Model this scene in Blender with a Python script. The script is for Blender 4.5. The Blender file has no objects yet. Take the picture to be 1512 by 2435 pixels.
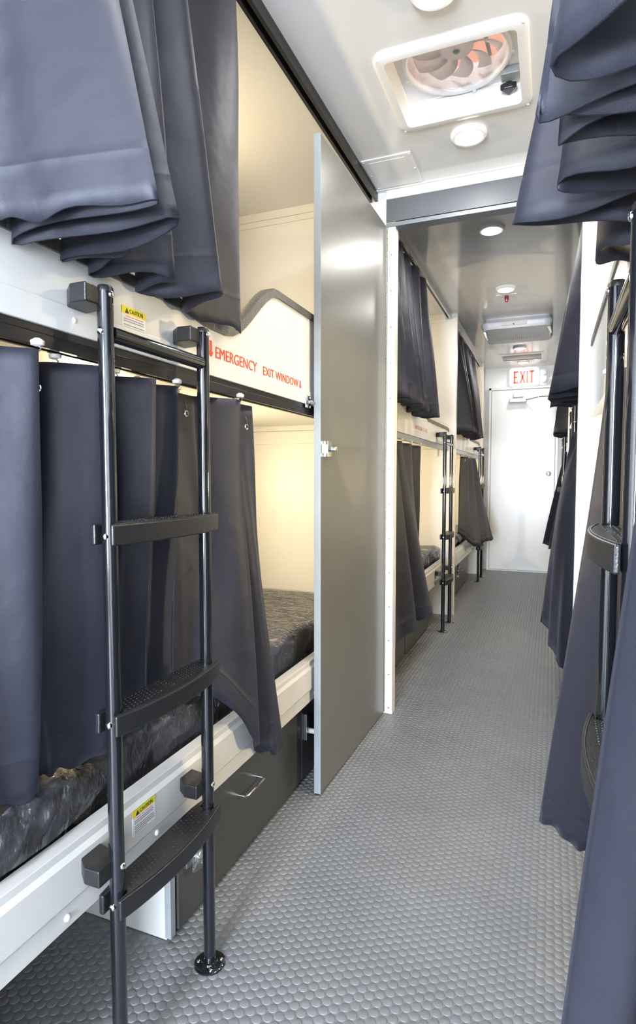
import bpy, bmesh, math, random
import numpy as np
from mathutils import Vector, Matrix

random.seed(7)
PI = math.pi
sc = bpy.context.scene
COL = sc.collection

# ---------------------------------------------------------------- camera
YAW, PITCH, ROLL, FPX = 0.378167605, -0.05925251, 0.000198, 1390.45
cam_d = bpy.data.cameras.new('camera')
cam = bpy.data.objects.new('camera', cam_d)
COL.objects.link(cam)
cam.location = (0, 0, 1.05)
fw = Vector((-math.sin(YAW) * math.cos(PITCH), math.cos(YAW) * math.cos(PITCH), math.sin(PITCH)))
rt = Vector((math.cos(YAW), math.sin(YAW), 0))
up = rt.cross(fw)
cam.rotation_euler = Matrix((rt, up, -fw)).transposed().to_euler()
cam_d.sensor_fit = 'VERTICAL'
cam_d.sensor_height = 36.0
cam_d.lens = FPX / 2435 * 36.0
cam_d.clip_start = 0.02
sc.camera = cam

# ---------------------------------------------------------------- world and light
w = bpy.data.worlds.new('world')
sc.world = w
w.use_nodes = True
w.node_tree.nodes['Background'].inputs[0].default_value = (0.92, 0.95, 1.0, 1)
w.node_tree.nodes['Background'].inputs[1].default_value = 1.6


def area(name, loc, rot, sx, sy, power, col, disk=False):
    d = bpy.data.lights.new(name, 'AREA')
    d.shape = 'DISK' if disk else 'RECTANGLE'
    d.size = sx
    if not disk:
        d.size_y = sy
    d.energy = power
    d.color = col
    o = bpy.data.objects.new(name, d)
    o.location = loc
    o.rotation_euler = rot
    COL.objects.link(o)
    return o


# added light above the open roof vent, brightening the fan blades from behind
area('fan_backlight', (-0.6, 0.6, 4.2), (0, 0, 0), .5, .5, 45, (1.0, 0.97, 0.92), True)
# daylight entering by the open entrance door behind the camera
area('daylight', (-0.30, -3.22, 1.20), (PI / 2, 0, 0), 0.84, 1.65, 225, (0.78, 0.87, 1.0))

sc.view_settings.view_transform = 'Standard'
sc.view_settings.look = 'None'
sc.view_settings.exposure = 1.02
sc.view_settings.gamma = 1.0
sc.view_settings.use_curve_mapping = False
sc.cycles.max_bounces = 7
sc.cycles.diffuse_bounces = 4
sc.cycles.glossy_bounces = 4
sc.cycles.use_adaptive_sampling = True
sc.cycles.adaptive_threshold = 0.05
sc.cycles.transparent_max_bounces = 12
sc.cycles.sample_clamp_indirect = 6.0
sc.cycles.caustics_reflective = False
sc.cycles.caustics_refractive = False

LAMP_Y = [-0.55, 0.55, 1.52, 2.185, 3.03, 4.00, 5.84, 6.56]
LAMP_W = 2.4
BUNK_W = 9.0
CZ = 2.262            # ceiling height
XL, XR = -0.72, 0.135  # faces of the bunk boards left and right of the aisle
WL, WR = -1.55, 0.97   # outer walls


# ---------------------------------------------------------------- materials
def nm(name):
    m = bpy.data.materials.new(name)
    m.use_nodes = True
    nt = m.node_tree
    return m, nt, nt.nodes['Principled BSDF']


def mat(name, col, rough=0.5, metal=0.0, bump=0.0, bscale=200.0, coat=0.0, var=0.0, vscale=6.0,
        emit=None, estr=0.0, spec=0.5, sheen=0.0, rvar=0.0):
    m, nt, b = nm(name)
    b.inputs['Base Color'].default_value = (*col, 1)
    b.inputs['Roughness'].default_value = rough
    b.inputs['Metallic'].default_value = metal
    b.inputs['Specular IOR Level'].default_value = spec
    b.inputs['Coat Weight'].default_value = coat
    b.inputs['Coat Roughness'].default_value = 0.08
    if sheen:
        b.inputs['Sheen Weight'].default_value = sheen
        b.inputs['Sheen Roughness'].default_value = 0.4
    tc = nt.nodes.new('ShaderNodeTexCoord')
    if bump:
        n = nt.nodes.new('ShaderNodeTexNoise')
        n.inputs['Scale'].default_value = bscale
        n.inputs['Detail'].default_value = 2
        bp = nt.nodes.new('ShaderNodeBump')
        bp.inputs['Strength'].default_value = bump
        bp.inputs['Distance'].default_value = 0.002
        nt.links.new(tc.outputs['Object'], n.inputs['Vector'])
        nt.links.new(n.outputs['Fac'], bp.inputs['Height'])
        nt.links.new(bp.outputs['Normal'], b.inputs['Normal'])
    if var or rvar:
        n = nt.nodes.new('ShaderNodeTexNoise')
        n.inputs['Scale'].default_value = vscale
        n.inputs['Detail'].default_value = 4
        nt.links.new(tc.outputs['Object'], n.inputs['Vector'])
        if var:
            r = nt.nodes.new('ShaderNodeValToRGB')
            r.color_ramp.elements[0].position = 0.3
            r.color_ramp.elements[1].position = 0.7
            r.color_ramp.elements[0].color = (*[c * (1 - var) for c in col], 1)
            r.color_ramp.elements[1].color = (*[min(1, c * (1 + var)) for c in col], 1)
            nt.links.new(n.outputs['Fac'], r.inputs['Fac'])
            nt.links.new(r.outputs['Color'], b.inputs['Base Color'])
        if rvar:
            mr = nt.nodes.new('ShaderNodeMapRange')
            mr.inputs['To Min'].default_value = max(0.02, rough - rvar)
            mr.inputs['To Max'].default_value = rough + rvar
            nt.links.new(n.outputs['Fac'], mr.inputs['Value'])
            nt.links.new(mr.outputs['Result'], b.inputs['Roughness'])
    if emit:
        b.inputs['Emission Color'].default_value = (*emit, 1)
        b.inputs['Emission Strength'].default_value = estr
    return m


def fabric():
    m, nt, b = nm('blackout_fabric')
    tc = nt.nodes.new('ShaderNodeTexCoord')
    n = nt.nodes.new('ShaderNodeTexNoise')
    n.inputs['Scale'].default_value = 3.0
    n.inputs['Detail'].default_value = 3
    r = nt.nodes.new('ShaderNodeValToRGB')
    r.color_ramp.elements[0].color = (0.011, 0.012, 0.021, 1)
    r.color_ramp.elements[1].color = (0.018, 0.019, 0.029, 1)
    nt.links.new(tc.outputs['Object'], n.inputs['Vector'])
    nt.links.new(n.outputs['Fac'], r.inputs['Fac'])
    nt.links.new(r.outputs['Color'], b.inputs['Base Color'])
    b.inputs['Roughness'].default_value = 0.54
    b.inputs['Specular IOR Level'].default_value = 0.5
    b.inputs['Specular Tint'].default_value = (0.88, 0.90, 1.0, 1)
    b.inputs['Sheen Weight'].default_value = 0.05
    b.inputs['Sheen Roughness'].default_value = 0.45
    b.inputs['Sheen Tint'].default_value = (0.75, 0.78, 1.0, 1)
    w2 = nt.nodes.new('ShaderNodeTexNoise')
    w2.inputs['Scale'].default_value = 900
    w2.inputs['Detail'].default_value = 1
    bp = nt.nodes.new('ShaderNodeBump')
    bp.inputs['Strength'].default_value = 0.25
    bp.inputs['Distance'].default_value = 0.0008
    nt.links.new(tc.outputs['Object'], w2.inputs['Vector'])
    w3 = nt.nodes.new('ShaderNodeTexNoise')
    w3.inputs['Scale'].default_value = 9
    w3.inputs['Detail'].default_value = 3
    bp2 = nt.nodes.new('ShaderNodeBump')
    bp2.inputs['Strength'].default_value = 0.5
    bp2.inputs['Distance'].default_value = 0.012
    nt.links.new(tc.outputs['Object'], w3.inputs['Vector'])
    nt.links.new(w3.outputs['Fac'], bp2.inputs['Height'])
    nt.links.new(w2.outputs['Fac'], bp.inputs['Height'])
    nt.links.new(bp2.outputs['Normal'], bp.inputs['Normal'])
    nt.links.new(bp.outputs['Normal'], b.inputs['Normal'])
    return m


def plastic_film():
    m = bpy.data.materials.new('clear_plastic_film')
    m.use_nodes = True
    nt = m.node_tree
    nt.nodes.clear()
    out = nt.nodes.new('ShaderNodeOutputMaterial')
    mix = nt.nodes.new('ShaderNodeMixShader')
    tr = nt.nodes.new('ShaderNodeBsdfTransparent')
    tr.inputs[0].default_value = (0.93, 0.95, 0.98, 1)
    gl = nt.nodes.new('ShaderNodeBsdfGlossy')
    gl.inputs['Roughness'].default_value = 0.06
    lw = nt.nodes.new('ShaderNodeLayerWeight')
    lw.inputs['Blend'].default_value = 0.34
    tc = nt.nodes.new('ShaderNodeTexCoord')
    mp = nt.nodes.new('ShaderNodeMapping')
    mp.inputs['Scale'].default_value = (1.0, 1.0, 0.45)
    n = nt.nodes.new('ShaderNodeTexNoise')
    n.inputs['Scale'].default_value = 26
    n.inputs['Detail'].default_value = 3
    n.inputs['Distortion'].default_value = 2.2
    bp = nt.nodes.new('ShaderNodeBump')
    bp.inputs['Strength'].default_value = 0.85
    bp.inputs['Distance'].default_value = 0.010
    nt.links.new(tc.outputs['Object'], mp.inputs['Vector'])
    nt.links.new(mp.outputs['Vector'], n.inputs['Vector'])
    nt.links.new(n.outputs['Fac'], bp.inputs['Height'])
    nt.links.new(bp.outputs['Normal'], gl.inputs['Normal'])
    nt.links.new(bp.outputs['Normal'], lw.inputs['Normal'])
    df = nt.nodes.new('ShaderNodeBsdfDiffuse')
    df.inputs[0].default_value = (0.85, 0.86, 0.88, 1)
    mk = nt.nodes.new('ShaderNodeMixShader')
    mk.inputs[0].default_value = 0.03
    nt.links.new(tr.outputs[0], mk.inputs[1])
    nt.links.new(df.outputs[0], mk.inputs[2])
    nt.links.new(lw.outputs['Fresnel'], mix.inputs[0])
    nt.links.new(mk.outputs[0], mix.inputs[1])
    nt.links.new(gl.outputs[0], mix.inputs[2])
    nt.links.new(mix.outputs[0], out.inputs[0])
    return m


def fan_mat():
    m = bpy.data.materials.new('smoky_translucent_plastic')
    m.use_nodes = True
    nt = m.node_tree
    b = nt.nodes['Principled BSDF']
    b.inputs['Base Color'].default_value = (0.75, 0.77, 0.76, 1)
    b.inputs['Roughness'].default_value = 0.4
    tl = nt.nodes.new('ShaderNodeBsdfTranslucent')
    tl.inputs[0].default_value = (0.8, 0.8, 0.8, 1)
    mix = nt.nodes.new('ShaderNodeMixShader')
    mix.inputs[0].default_value = 0.6
    nt.links.new(b.outputs[0], mix.inputs[1])
    nt.links.new(tl.outputs[0], mix.inputs[2])
    nt.links.new(mix.outputs[0], nt.nodes['Material Output'].inputs[0])
    return m


def screen_mat():
    m = bpy.data.materials.new('insect_screen')
    m.use_nodes = True
    nt = m.node_tree
    nt.nodes.clear()
    out = nt.nodes.new('ShaderNodeOutputMaterial')
    mix = nt.nodes.new('ShaderNodeMixShader')
    mix.inputs[0].default_value = 0.38
    tr = nt.nodes.new('ShaderNodeBsdfTransparent')
    df = nt.nodes.new('ShaderNodeBsdfDiffuse')
    df.inputs[0].default_value = (0.6, 0.6, 0.6, 1)
    nt.links.new(tr.outputs[0], mix.inputs[1])
    nt.links.new(df.outputs[0], mix.inputs[2])
    nt.links.new(mix.outputs[0], out.inputs[0])
    return m


M = dict(
    white=mat('white_laminate', (0.70, 0.70, 0.69), 0.22, var=0.02, rvar=0.04, bump=0.03, bscale=60),
    ceil=mat('glossy_white_ceiling', (0.78, 0.78, 0.78), 0.13, var=0.015, vscale=2, rvar=0.03),
    wall=mat('white_wall_panel', (0.80, 0.79, 0.76), 0.40, var=0.02, vscale=3, rvar=0.04),
    alu=mat('painted_rail', (0.60, 0.60, 0.59), 0.30, var=0.03, vscale=9, rvar=0.06),
    floor=mat('grey_rubber', (0.190, 0.195, 0.205), 0.42, var=0.10, vscale=4, bump=0.1, bscale=500, rvar=0.08),
    fabric=fabric(),
    seam=mat('curtain_stitching', (0.02, 0.02, 0.03), 0.8, bump=0.2),
    black=mat('black_powdercoat', (0.008, 0.009, 0.012), 0.09, spec=0.5, coat=0.6),
    blackplas=mat('black_moulded_plastic', (0.014, 0.014, 0.016), 0.36, bump=0.25, bscale=400, rvar=0.06),
    track=mat('black_anodised_track', (0.018, 0.017, 0.018), 0.35, metal=0.2, bump=0.05),
    chrome=mat('bright_steel', (0.78, 0.78, 0.78), 0.16, metal=1.0, rvar=0.03),
    steel=mat('satin_steel', (0.55, 0.55, 0.55), 0.3, metal=1.0, rvar=0.05),
    brass=mat('dull_hinge_metal', (0.42, 0.38, 0.30), 0.35, metal=0.9),
    doorgrey=mat('grey_door_laminate', (0.135, 0.135, 0.125), 0.33, spec=0.55, var=0.05, vscale=40, bump=0.08, bscale=350, rvar=0.05, coat=0.15),
    edge=mat('daylit_grey', (0.30, 0.33, 0.35), 0.4, var=0.05, vscale=20),  # bluish daylight put into the grey; also used on plain grey parts
    drawer=mat('charcoal_drawer_laminate', (0.055, 0.057, 0.058), 0.34, var=0.08, vscale=60, bump=0.08, bscale=350, rvar=0.05),
    gap=mat('gap_shade', (0.01, 0.01, 0.01), 0.8, bump=0.05),  # near-black standing in for the shade inside gaps and slots
    header=mat('grey_header_panel', (0.085, 0.092, 0.105), 0.5, var=0.03),
    headlip=mat('pale_header_lip', (0.20, 0.215, 0.23), 0.4, metal=0.2, var=0.04),
    trimgrey=mat('woven_grey_edging', (0.10, 0.095, 0.085), 0.4, bump=0.9, bscale=260, var=0.2, vscale=120),
    red=mat('red_vinyl', (0.72, 0.07, 0.02), 0.4, var=0.03),
    palered=mat('faded_red_vinyl', (0.75, 0.38, 0.33), 0.4, var=0.03),
    yellow=mat('yellow_sticker', (0.75, 0.68, 0.02), 0.35, var=0.02),
    sticker=mat('white_sticker', (0.78, 0.77, 0.80), 0.3, var=0.01),
    ink=mat('black_ink', (0.02, 0.015, 0.015), 0.5, var=0.02),
    greyink=mat('grey_ink', (0.25, 0.25, 0.27), 0.5, var=0.02),
    pinkink=mat('pink_ink', (0.75, 0.25, 0.35), 0.5, var=0.02),
    vent=mat('white_vent_plastic', (0.82, 0.82, 0.82), 0.28, var=0.01),
    fan=fan_mat(),
    acw=mat('pale_grey_casing', (0.62, 0.62, 0.65), 0.35, var=0.02),
    accream=mat('cream_grille', (0.66, 0.63, 0.56), 0.45, var=0.03),
    lampw=mat('lamp_lens', (0.9, 0.9, 0.88), 0.3, emit=(1.0, 0.96, 0.88), estr=14.0, var=0.01),
    lampring=mat('lamp_ring', (0.8, 0.8, 0.8), 0.25, var=0.01),
    warmlens=mat('warm_lamp_lens', (0.9, 0.85, 0.7), 0.3, emit=(1.0, 0.80, 0.48), estr=16.0, var=0.01),
    exitface=mat('lit_exit_face', (0.9, 0.88, 0.82), 0.3, emit=(1.0, 0.95, 0.86), estr=0.22, var=0.01),
    exitred=mat('lit_exit_red', (0.8, 0.06, 0.03), 0.4, emit=(1.0, 0.10, 0.05), estr=0.20, var=0.01),
    mattress=mat('navy_mattress_cover', (0.040, 0.055, 0.14), 0.4, var=0.15, vscale=8, bump=0.5, bscale=22, coat=1.0),
    film=plastic_film(),
    screen=screen_mat(),
    salmon=mat('salmon_roof_lining', (0.85, 0.38, 0.22), 0.8, var=0.06, vscale=1.5),
    beam=mat('dark_roof_steel', (0.12, 0.12, 0.13), 0.6, var=0.1),
    glider=mat('white_nylon', (0.75, 0.74, 0.70), 0.35, var=0.02),
    maroon=mat('dark_red_plastic', (0.16, 0.02, 0.03), 0.35, var=0.05),
)


# ---------------------------------------------------------------- mesh helpers
class MB:
    def __init__(s):
        s.v, s.f = [], []

    def add(s, vs, fs):
        k = len(s.v)
        s.v += [tuple(p) for p in vs]
        s.f += [tuple(i + k for i in f) for f in fs]
        return s

    def box(s, x0, x1, y0, y1, z0, z1):
        x0, x1 = sorted((x0, x1)); y0, y1 = sorted((y0, y1)); z0, z1 = sorted((z0, z1))
        return s.add([(x0, y0, z0), (x1, y0, z0), (x1, y1, z0), (x0, y1, z0), (x0, y0, z1), (x1, y0, z1), (x1, y1, z1), (x0, y1, z1)],
                     [(3, 2, 1, 0), (4, 5, 6, 7), (0, 1, 5, 4), (1, 2, 6, 5), (2, 3, 7, 6), (3, 0, 4, 7)])

    def tube(s, pts, r, n=14, caps=True):
        pts = [Vector(p) for p in pts]
        rs = r if isinstance(r, (list, tuple)) else [r] * len(pts)
        vs, fs = [], []
        prev = None
        for i, p in enumerate(pts):
            d = (pts[min(i + 1, len(pts) - 1)] - pts[max(i - 1, 0)]).normalized()
            if prev is None:
                a = d.orthogonal().normalized()
            else:
                a = (prev - d * prev.dot(d)).normalized()
            prev = a
            b = d.cross(a)
            for j in range(n):
                t = 2 * PI * j / n
                vs.append(p + (a * math.cos(t) + b * math.sin(t)) * rs[i])
        for i in range(len(pts) - 1):
            for j in range(n):
                k = (j + 1) % n
                fs.append((i * n + j, i * n + k, (i + 1) * n + k, (i + 1) * n + j))
        if caps:
            fs.append(tuple(range(n))[::-1])
            fs.append(tuple((len(pts) - 1) * n + j for j in range(n)))
        return s.add(vs, fs)

    def prism(s, poly, axis, a, b):
        """poly: 2d outline; axis 'z' -> (x,y), 'x' -> (y,z), 'y' -> (x,z)"""
        def P(p, h):
            return {'z': (p[0], p[1], h), 'x': (h, p[0], p[1]), 'y': (p[0], h, p[1])}[axis]
        n = len(poly)
        vs = [P(p, a) for p in poly] + [P(p, b) for p in poly]
        fs = [tuple(range(n))[::-1], tuple(range(n, 2 * n))]
        fs += [(i, (i + 1) % n, n + (i + 1) % n, n + i) for i in range(n)]
        return s.add(vs, fs)

    def lathe(s, prof, c, axis=(0, 0, 1), n=24):
        """prof: list of (r, h) about axis through c"""
        ax = Vector(axis).normalized()
        a = ax.orthogonal().normalized()
        b = ax.cross(a)
        c = Vector(c)
        vs, fs = [], []
        for (r, h) in prof:
            for j in range(n):
                t = 2 * PI * j / n
                vs.append(c + ax * h + (a * math.cos(t) + b * math.sin(t)) * max(r, 1e-5))
        for i in range(len(prof) - 1):
            for j in range(n):
                k = (j + 1) % n
                fs.append((i * n + j, i * n + k, (i + 1) * n + k, (i + 1) * n + j))
        fs.append(tuple(range(n))[::-1])
        fs.append(tuple((len(prof) - 1) * n + j for j in range(n)))
        return s.add(vs, fs)

    def dome(s, c, r, h, axis):
        return s.lathe([(r, 0), (r, h * .3), (r * .85, h * .65), (r * .5, h * .92), (r * .12, h)], c, axis, 12)


ORIG = {}


def fix(me):
    bm = bmesh.new()
    bm.from_mesh(me)
    bmesh.ops.recalc_face_normals(bm, faces=bm.faces)
    bm.to_mesh(me)
    bm.free()


def obj(name, mb, m, parent=None, bevel=0.0, smooth=False, label=None, group=None, seg=2):
    v = np.array(mb.v, float)
    if parent is not None:
        o0 = ORIG[parent.name]
    else:
        lo, hi = v.min(0), v.max(0)
        o0 = np.array([(lo[0] + hi[0]) / 2, (lo[1] + hi[1]) / 2, lo[2]])
    me = bpy.data.meshes.new(name)
    me.from_pydata((v - o0).tolist(), [], mb.f)
    me.update()
    fix(me)
    me.materials.append(M[m])
    if smooth:
        me.polygons.foreach_set('use_smooth', [True] * len(me.polygons))
    o = bpy.data.objects.new(name, me)
    COL.objects.link(o)
    if parent is None:
        o.location = o0
    else:
        o.parent = parent
    ORIG[o.name] = o0
    if smooth:
        try:
            me.set_sharp_from_angle(angle=math.radians(40))
        except Exception:
            pass
    if bevel:
        b = o.modifiers.new('bevel', 'BEVEL')
        b.width = bevel
        b.segments = seg
        b.limit_method = 'ANGLE'
        b.angle_limit = math.radians(35)
    if label:
        o['label'] = label
    return o


def tag(o, label, cat, group=None):
    o['label'] = label
    o['category'] = cat
    if group:
        o['group'] = group
    return o


def thing(name, loc, label, cat, group=None):
    o = bpy.data.objects.new(name, None)
    o.empty_display_size = 0.05
    o.location = loc
    COL.objects.link(o)
    ORIG[o.name] = np.array(loc, float)
    return tag(o, label, cat, group)


def struct(name, mb, m, bevel=0.0, smooth=False):
    o = obj(name, mb, m, None, bevel, smooth)
    o['kind'] = 'structure'
    return o


def sroot(name, loc):
    o = bpy.data.objects.new(name, None)
    o.location = loc
    o.empty_display_size = 0.05
    COL.objects.link(o)
    ORIG[o.name] = np.array(loc, float)
    o['kind'] = 'structure'
    return o


def dup(root, loc, rotz, label):
    r = root.copy()
    COL.objects.link(r)
    r.location = loc
    r.rotation_euler = (0, 0, rotz)
    r['label'] = label
    for ch in list(root.children):
        c = ch.copy()
        COL.objects.link(c)
        c.parent = r
        for g in list(ch.children):
            d = g.copy()
            COL.objects.link(d)
            d.parent = c
    return r


_depsg = None


def text_mb(s, width, height, frame, depth=0.0006):
    """lettering laid out in the frame (origin, right, up, out), fitted to width x height"""
    cu = bpy.data.curves.new('text', 'FONT')
    cu.body = s
    cu.extrude = 0.5
    cu.resolution_u = 3
    o = bpy.data.objects.new('text', cu)
    COL.objects.link(o)
    dg = bpy.context.evaluated_depsgraph_get()
    me = bpy.data.meshes.new_from_object(o.evaluated_get(dg))
    v = np.array([p.co[:] for p in me.vertices])
    f = [tuple(p.vertices) for p in me.polygons]
    bpy.data.objects.remove(o)
    bpy.data.curves.remove(cu)
    bpy.data.meshes.remove(me)
    lo, hi = v.min(0), v.max(0)
    n = (v - lo) / np.maximum(hi - lo, 1e-9)
    og, r, u, out = [np.array(a, float) for a in frame]
    p = og + n[:, :1] * width * r + n[:, 1:2] * height * u + n[:, 2:3] * depth * out
    return MB().add(p.tolist(), f)


# ---------------------------------------------------------------- floor
struct_floor = struct('floor', MB().box(WL, WR, -3.3, 6.90, -0.04, 0.0), 'floor')


def studs():
    # moulded coins: pitch 21.8 mm, columns running down the aisle
    p, dx = 0.0218, 0.0218 * math.sqrt(3) / 2
    cs = []
    i = 0
    x = -1.30
    while x < 0.34:
        y = 0.30 + (p / 2 if i % 2 else 0)
        y1 = 6.86
        if x < -0.79:
            y1 = 1.05
        if x > 0.16:
            y1 = 2.4
        while y < y1:
            cs.append((x, y))
            y += p
        x += dx
        i += 1
    cs = np.array(cs)
    vs, fl, ls = [], [], []
    base = 0
    for sel, n in ((cs[:, 1] < 2.2, 16), ((cs[:, 1] >= 2.2), 8)):
        c = cs[sel]
        t = np.arange(n) * 2 * PI / n
        ring = np.stack([np.cos(t), np.sin(t)], 1)
        a = np.concatenate([np.c_[ring * 0.00965, np.full(n, 0.0)], np.c_[ring * 0.0090, np.full(n, 0.0011)], np.c_[ring * 0.0083, np.full(n, 0.0013)]])
        V = (np.c_[c, np.zeros(len(c))][:, None, :] + a[None]).reshape(-1, 3)
        j = np.arange(n)
        k = (j + 1) % n
        q = np.concatenate([np.stack([j, k, n + k, n + j], 1), np.stack([n + j, n + k, 2 * n + k, 2 * n + j], 1)])
        off = base + np.arange(len(c))[:, None] * 3 * n
        Q = (q.reshape(1, -1) + off).reshape(-1)
        T = ((2 * n + j)[None] + off).reshape(-1)
        vs.append(V)
        fl.append(Q); ls.append(np.full(len(c) * 2 * n, 4))
        fl.append(T); ls.append(np.full(len(c), n))
        base += len(V)
    V = np.concatenate(vs); L = np.concatenate(fl); S = np.concatenate(ls)
    me = bpy.data.meshes.new('raised_coin_studs')
    me.vertices.add(len(V)); me.vertices.foreach_set('co', V.astype(np.float32).ravel())
    me.loops.add(len(L)); me.loops.foreach_set('vertex_index', L.astype(np.int32))
    me.polygons.add(len(S))
    me.polygons.foreach_set('loop_start', np.concatenate([[0], np.cumsum(S)[:-1]]).astype(np.int32))
    me.update(calc_edges=True)
    me.validate()
    me.materials.append(M['floor'])
    o = bpy.data.objects.new('raised_coin_stud', me)
    COL.objects.link(o)
    o.parent = struct_floor
    o.location = -Vector(struct_floor.location)
    o['kind'] = 'stuff'


studs()

# ---------------------------------------------------------------- ceiling with the two vent openings
VX0, VX1 = -0.482, -0.112
V1Y = (1.724, 2.060)
V2Y = (6.16, 6.44)
cb = MB()
TH = 0.05
cb.box(WL, VX0 - .006, -3.3, 6.90, CZ, CZ + TH).box(VX1 + .006, WR, -3.3, 6.90, CZ, CZ + TH)
for a, b in ((-3.3, V1Y[0] - .006), (V1Y[1] + .006, V2Y[0] - .006), (V2Y[1] + .006, 6.90)):
    cb.box(VX0 - .006, VX1 + .006, a, b, CZ, CZ + TH)
struct('ceiling', cb, 'ceil')
# outer shell
struct('wall_left', MB().box(WL - .05, WL, -3.3, 6.95, -0.04, CZ + TH), 'wall')
struct('wall_right', MB().box(WR, WR + .05, -3.3, 6.95, -0.04, CZ + TH), 'wall')
struct('wall_end', MB().box(WL, WR, 6.90, 6.95, -0.04, CZ + TH), 'wall')
struct('wall_rear', MB().box(WL, -0.74, -3.35, -3.30, -0.04, CZ + TH).box(0.14, WR, -3.35, -3.30, -0.04, CZ + TH).box(-0.74, 0.14, -3.35, -3.30, 2.05, CZ + TH), 'wall')

# cross partitions between the bunk sections; the first carries the grey door and a header
PY = 2.48
struct('wall_middle_left', MB().box(WL, -0.632, PY, PY + .05, 0, CZ), 'wall', 0.001)
struct('wall_middle_right', MB().box(0.092, WR, PY, PY + .05, 0, CZ), 'white', 0.001)
struct('wall_inner_left', MB().box(WL, -0.668, 4.47, 4.52, 0, CZ), 'wall', 0.001)
struct('wall_inner_right', MB().box(0.105, WR, 4.47, 4.52, 0, CZ), 'wall', 0.001)
struct('wall_far_left', MB().box(WL, -0.690, 6.50, 6.55, 0, CZ), 'wall', 0.001)
struct('wall_far_right', MB().box(0.105, WR, 6.50, 6.55, 0, CZ), 'wall', 0.001)
struct('wall_near_left', MB().box(WL, XL - .01, 0.40, 0.45, 0, CZ), 'wall', 0.001)
struct('wall_near_right', MB().box(XR + .03, WR, 0.40, 0.45, 0, CZ), 'wall', 0.001)
# header over the doorway
struct('trim_1', MB().box(-0.715, 0.14, PY - .022, PY, CZ - .006, CZ).box(-0.672, 0.14, PY - .012, PY, CZ - .042, CZ - .006), 'white', 0.0015)
struct('trim_2', MB().box(-0.672, 0.14, PY - .006, PY + .05, 2.128, CZ - .042), 'header', 0.001)
struct('trim_3', MB().box(-0.672, 0.14, PY - .009, PY + .05, 2.107, 2.124), 'headlip', 0.002)
struct('trim_4', MB().box(-0.631, 0.091, PY, PY + .05, 2.128, CZ), 'white')
# screws in the header trim
hb = MB()
for x in (-0.66, -0.52, -0.36, -0.20, -0.05):
    hb.dome((x, PY - .012, CZ - .022), .004, .002, (0, -1, 0))
struct('trim_5', hb, 'vent')
# ceiling/wall corner angle in the upper bunks at the partition
for nme, y in (('trim_6', PY), ('trim_7', 4.47), ('trim_8', 6.50)):
    tb = MB().box(WL, -0.75, y - .012, y, CZ - .035, CZ).box(WL, -0.75, y - .006, y, CZ - .06, CZ - .035)
    tb.box(WL, -0.80, y - .012, y, 1.205, 1.262)
    struct(nme, tb, 'wall', 0.001)

# the hall roof that shows through the open vent: salmon lining on dark steel rafters
rf = MB().box(-5, 5, -2, 9, 4.6, 4.65)
struct('wall_hall_roof', rf, 'salmon')
rb = MB()
for y in (1.7, 2.95, 4.4):
    rb.box(-5, 5, y, y + .12, 4.35, 4.58)
rb.box(.25, .35, -2, 9, 4.44, 4.50)
struct('wall_hall_rafter', rb, 'beam')


# ---------------------------------------------------------------- hinged grey door (open against the left bunks)
def door_grey():
    r = sroot('door_1', (-0.668, 2.47, 0.0))
    hx, hy = -0.668, 2.470   # aisle face at the hinge
    nx, ny = -0.681, 1.737   # aisle face at the free edge
    d = Vector((nx - hx, ny - hy, 0)).normalized()
    n = Vector((-d.y, d.x, 0))     # away from the aisle?
    if n.x > 0:
        n = -n
    L = math.hypot(nx - hx, ny - hy)

    def q(u, t, z):   # u along from hinge, t thickness outwards (to -X)
        return (hx + d.x * u + n.x * t, hy + d.y * u + n.y * t, z)

    def slab(mb, u0, u1, t0, t1, z0, z1):
        mb.add([q(u0, t0, z0), q(u1, t0, z0), q(u1, t1, z0), q(u0, t1, z0), q(u0, t0, z1), q(u1, t0, z1), q(u1, t1, z1), q(u0, t1, z1)],
               [(3, 2, 1, 0), (4, 5, 6, 7), (0, 1, 5, 4), (1, 2, 6, 5), (2, 3, 7, 6), (3, 0, 4, 7)])
        return mb
    obj('door_leaf', slab(MB(), 0.004, L - .0015, 0.0, 0.023, 0.008, 2.108), 'doorgrey', r, 0.0008)
    obj('daylit_edge', slab(MB(), L - .0015, L, 0.0, 0.023, 0.008, 2.110), 'edge', r)  # daylight on the door edge painted as a paler, bluer band
    # deadbolt: latch box let into the face close to the free edge, with a turn cylinder
    z = 1.141
    lk = obj('lock_case', slab(MB(), L - .068, L - .045, -0.013, 0.0, z - .024, z + .024), 'steel', r, 0.001, label='satin steel lock case')
    pl = slab(MB(), L - .047, L - .022, -0.0165, 0.0, z - .026, z + .026)
    obj('lock_plate', pl, 'chrome', r, 0.001)
    b = MB()
    slab(b, L - .021, L - .0215, -0.013, 0.001, z - .015, z + .015)
    c0 = Vector(q(L - .058, -.012, z)); ax = -n
    obj('turn_knob', MB().lathe([(.0085, 0), (.0085, .020), (.007, .022)], c0, ax, 20), 'chrome', r, smooth=True)
    obj('latch_bolt', slab(MB(), L - .030, L - .010, -0.010, 0.0, z - .014, z + .014), 'vent', r, 0.001)
    for du, dz in ((.052, .018), (.062, .018), (.052, -.018), (.062, -.018)):
        obj('screw', MB().dome(q(L - du, -.013, z + dz), .0022, .0012, -n), 'chrome', r)


door_grey()


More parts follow.
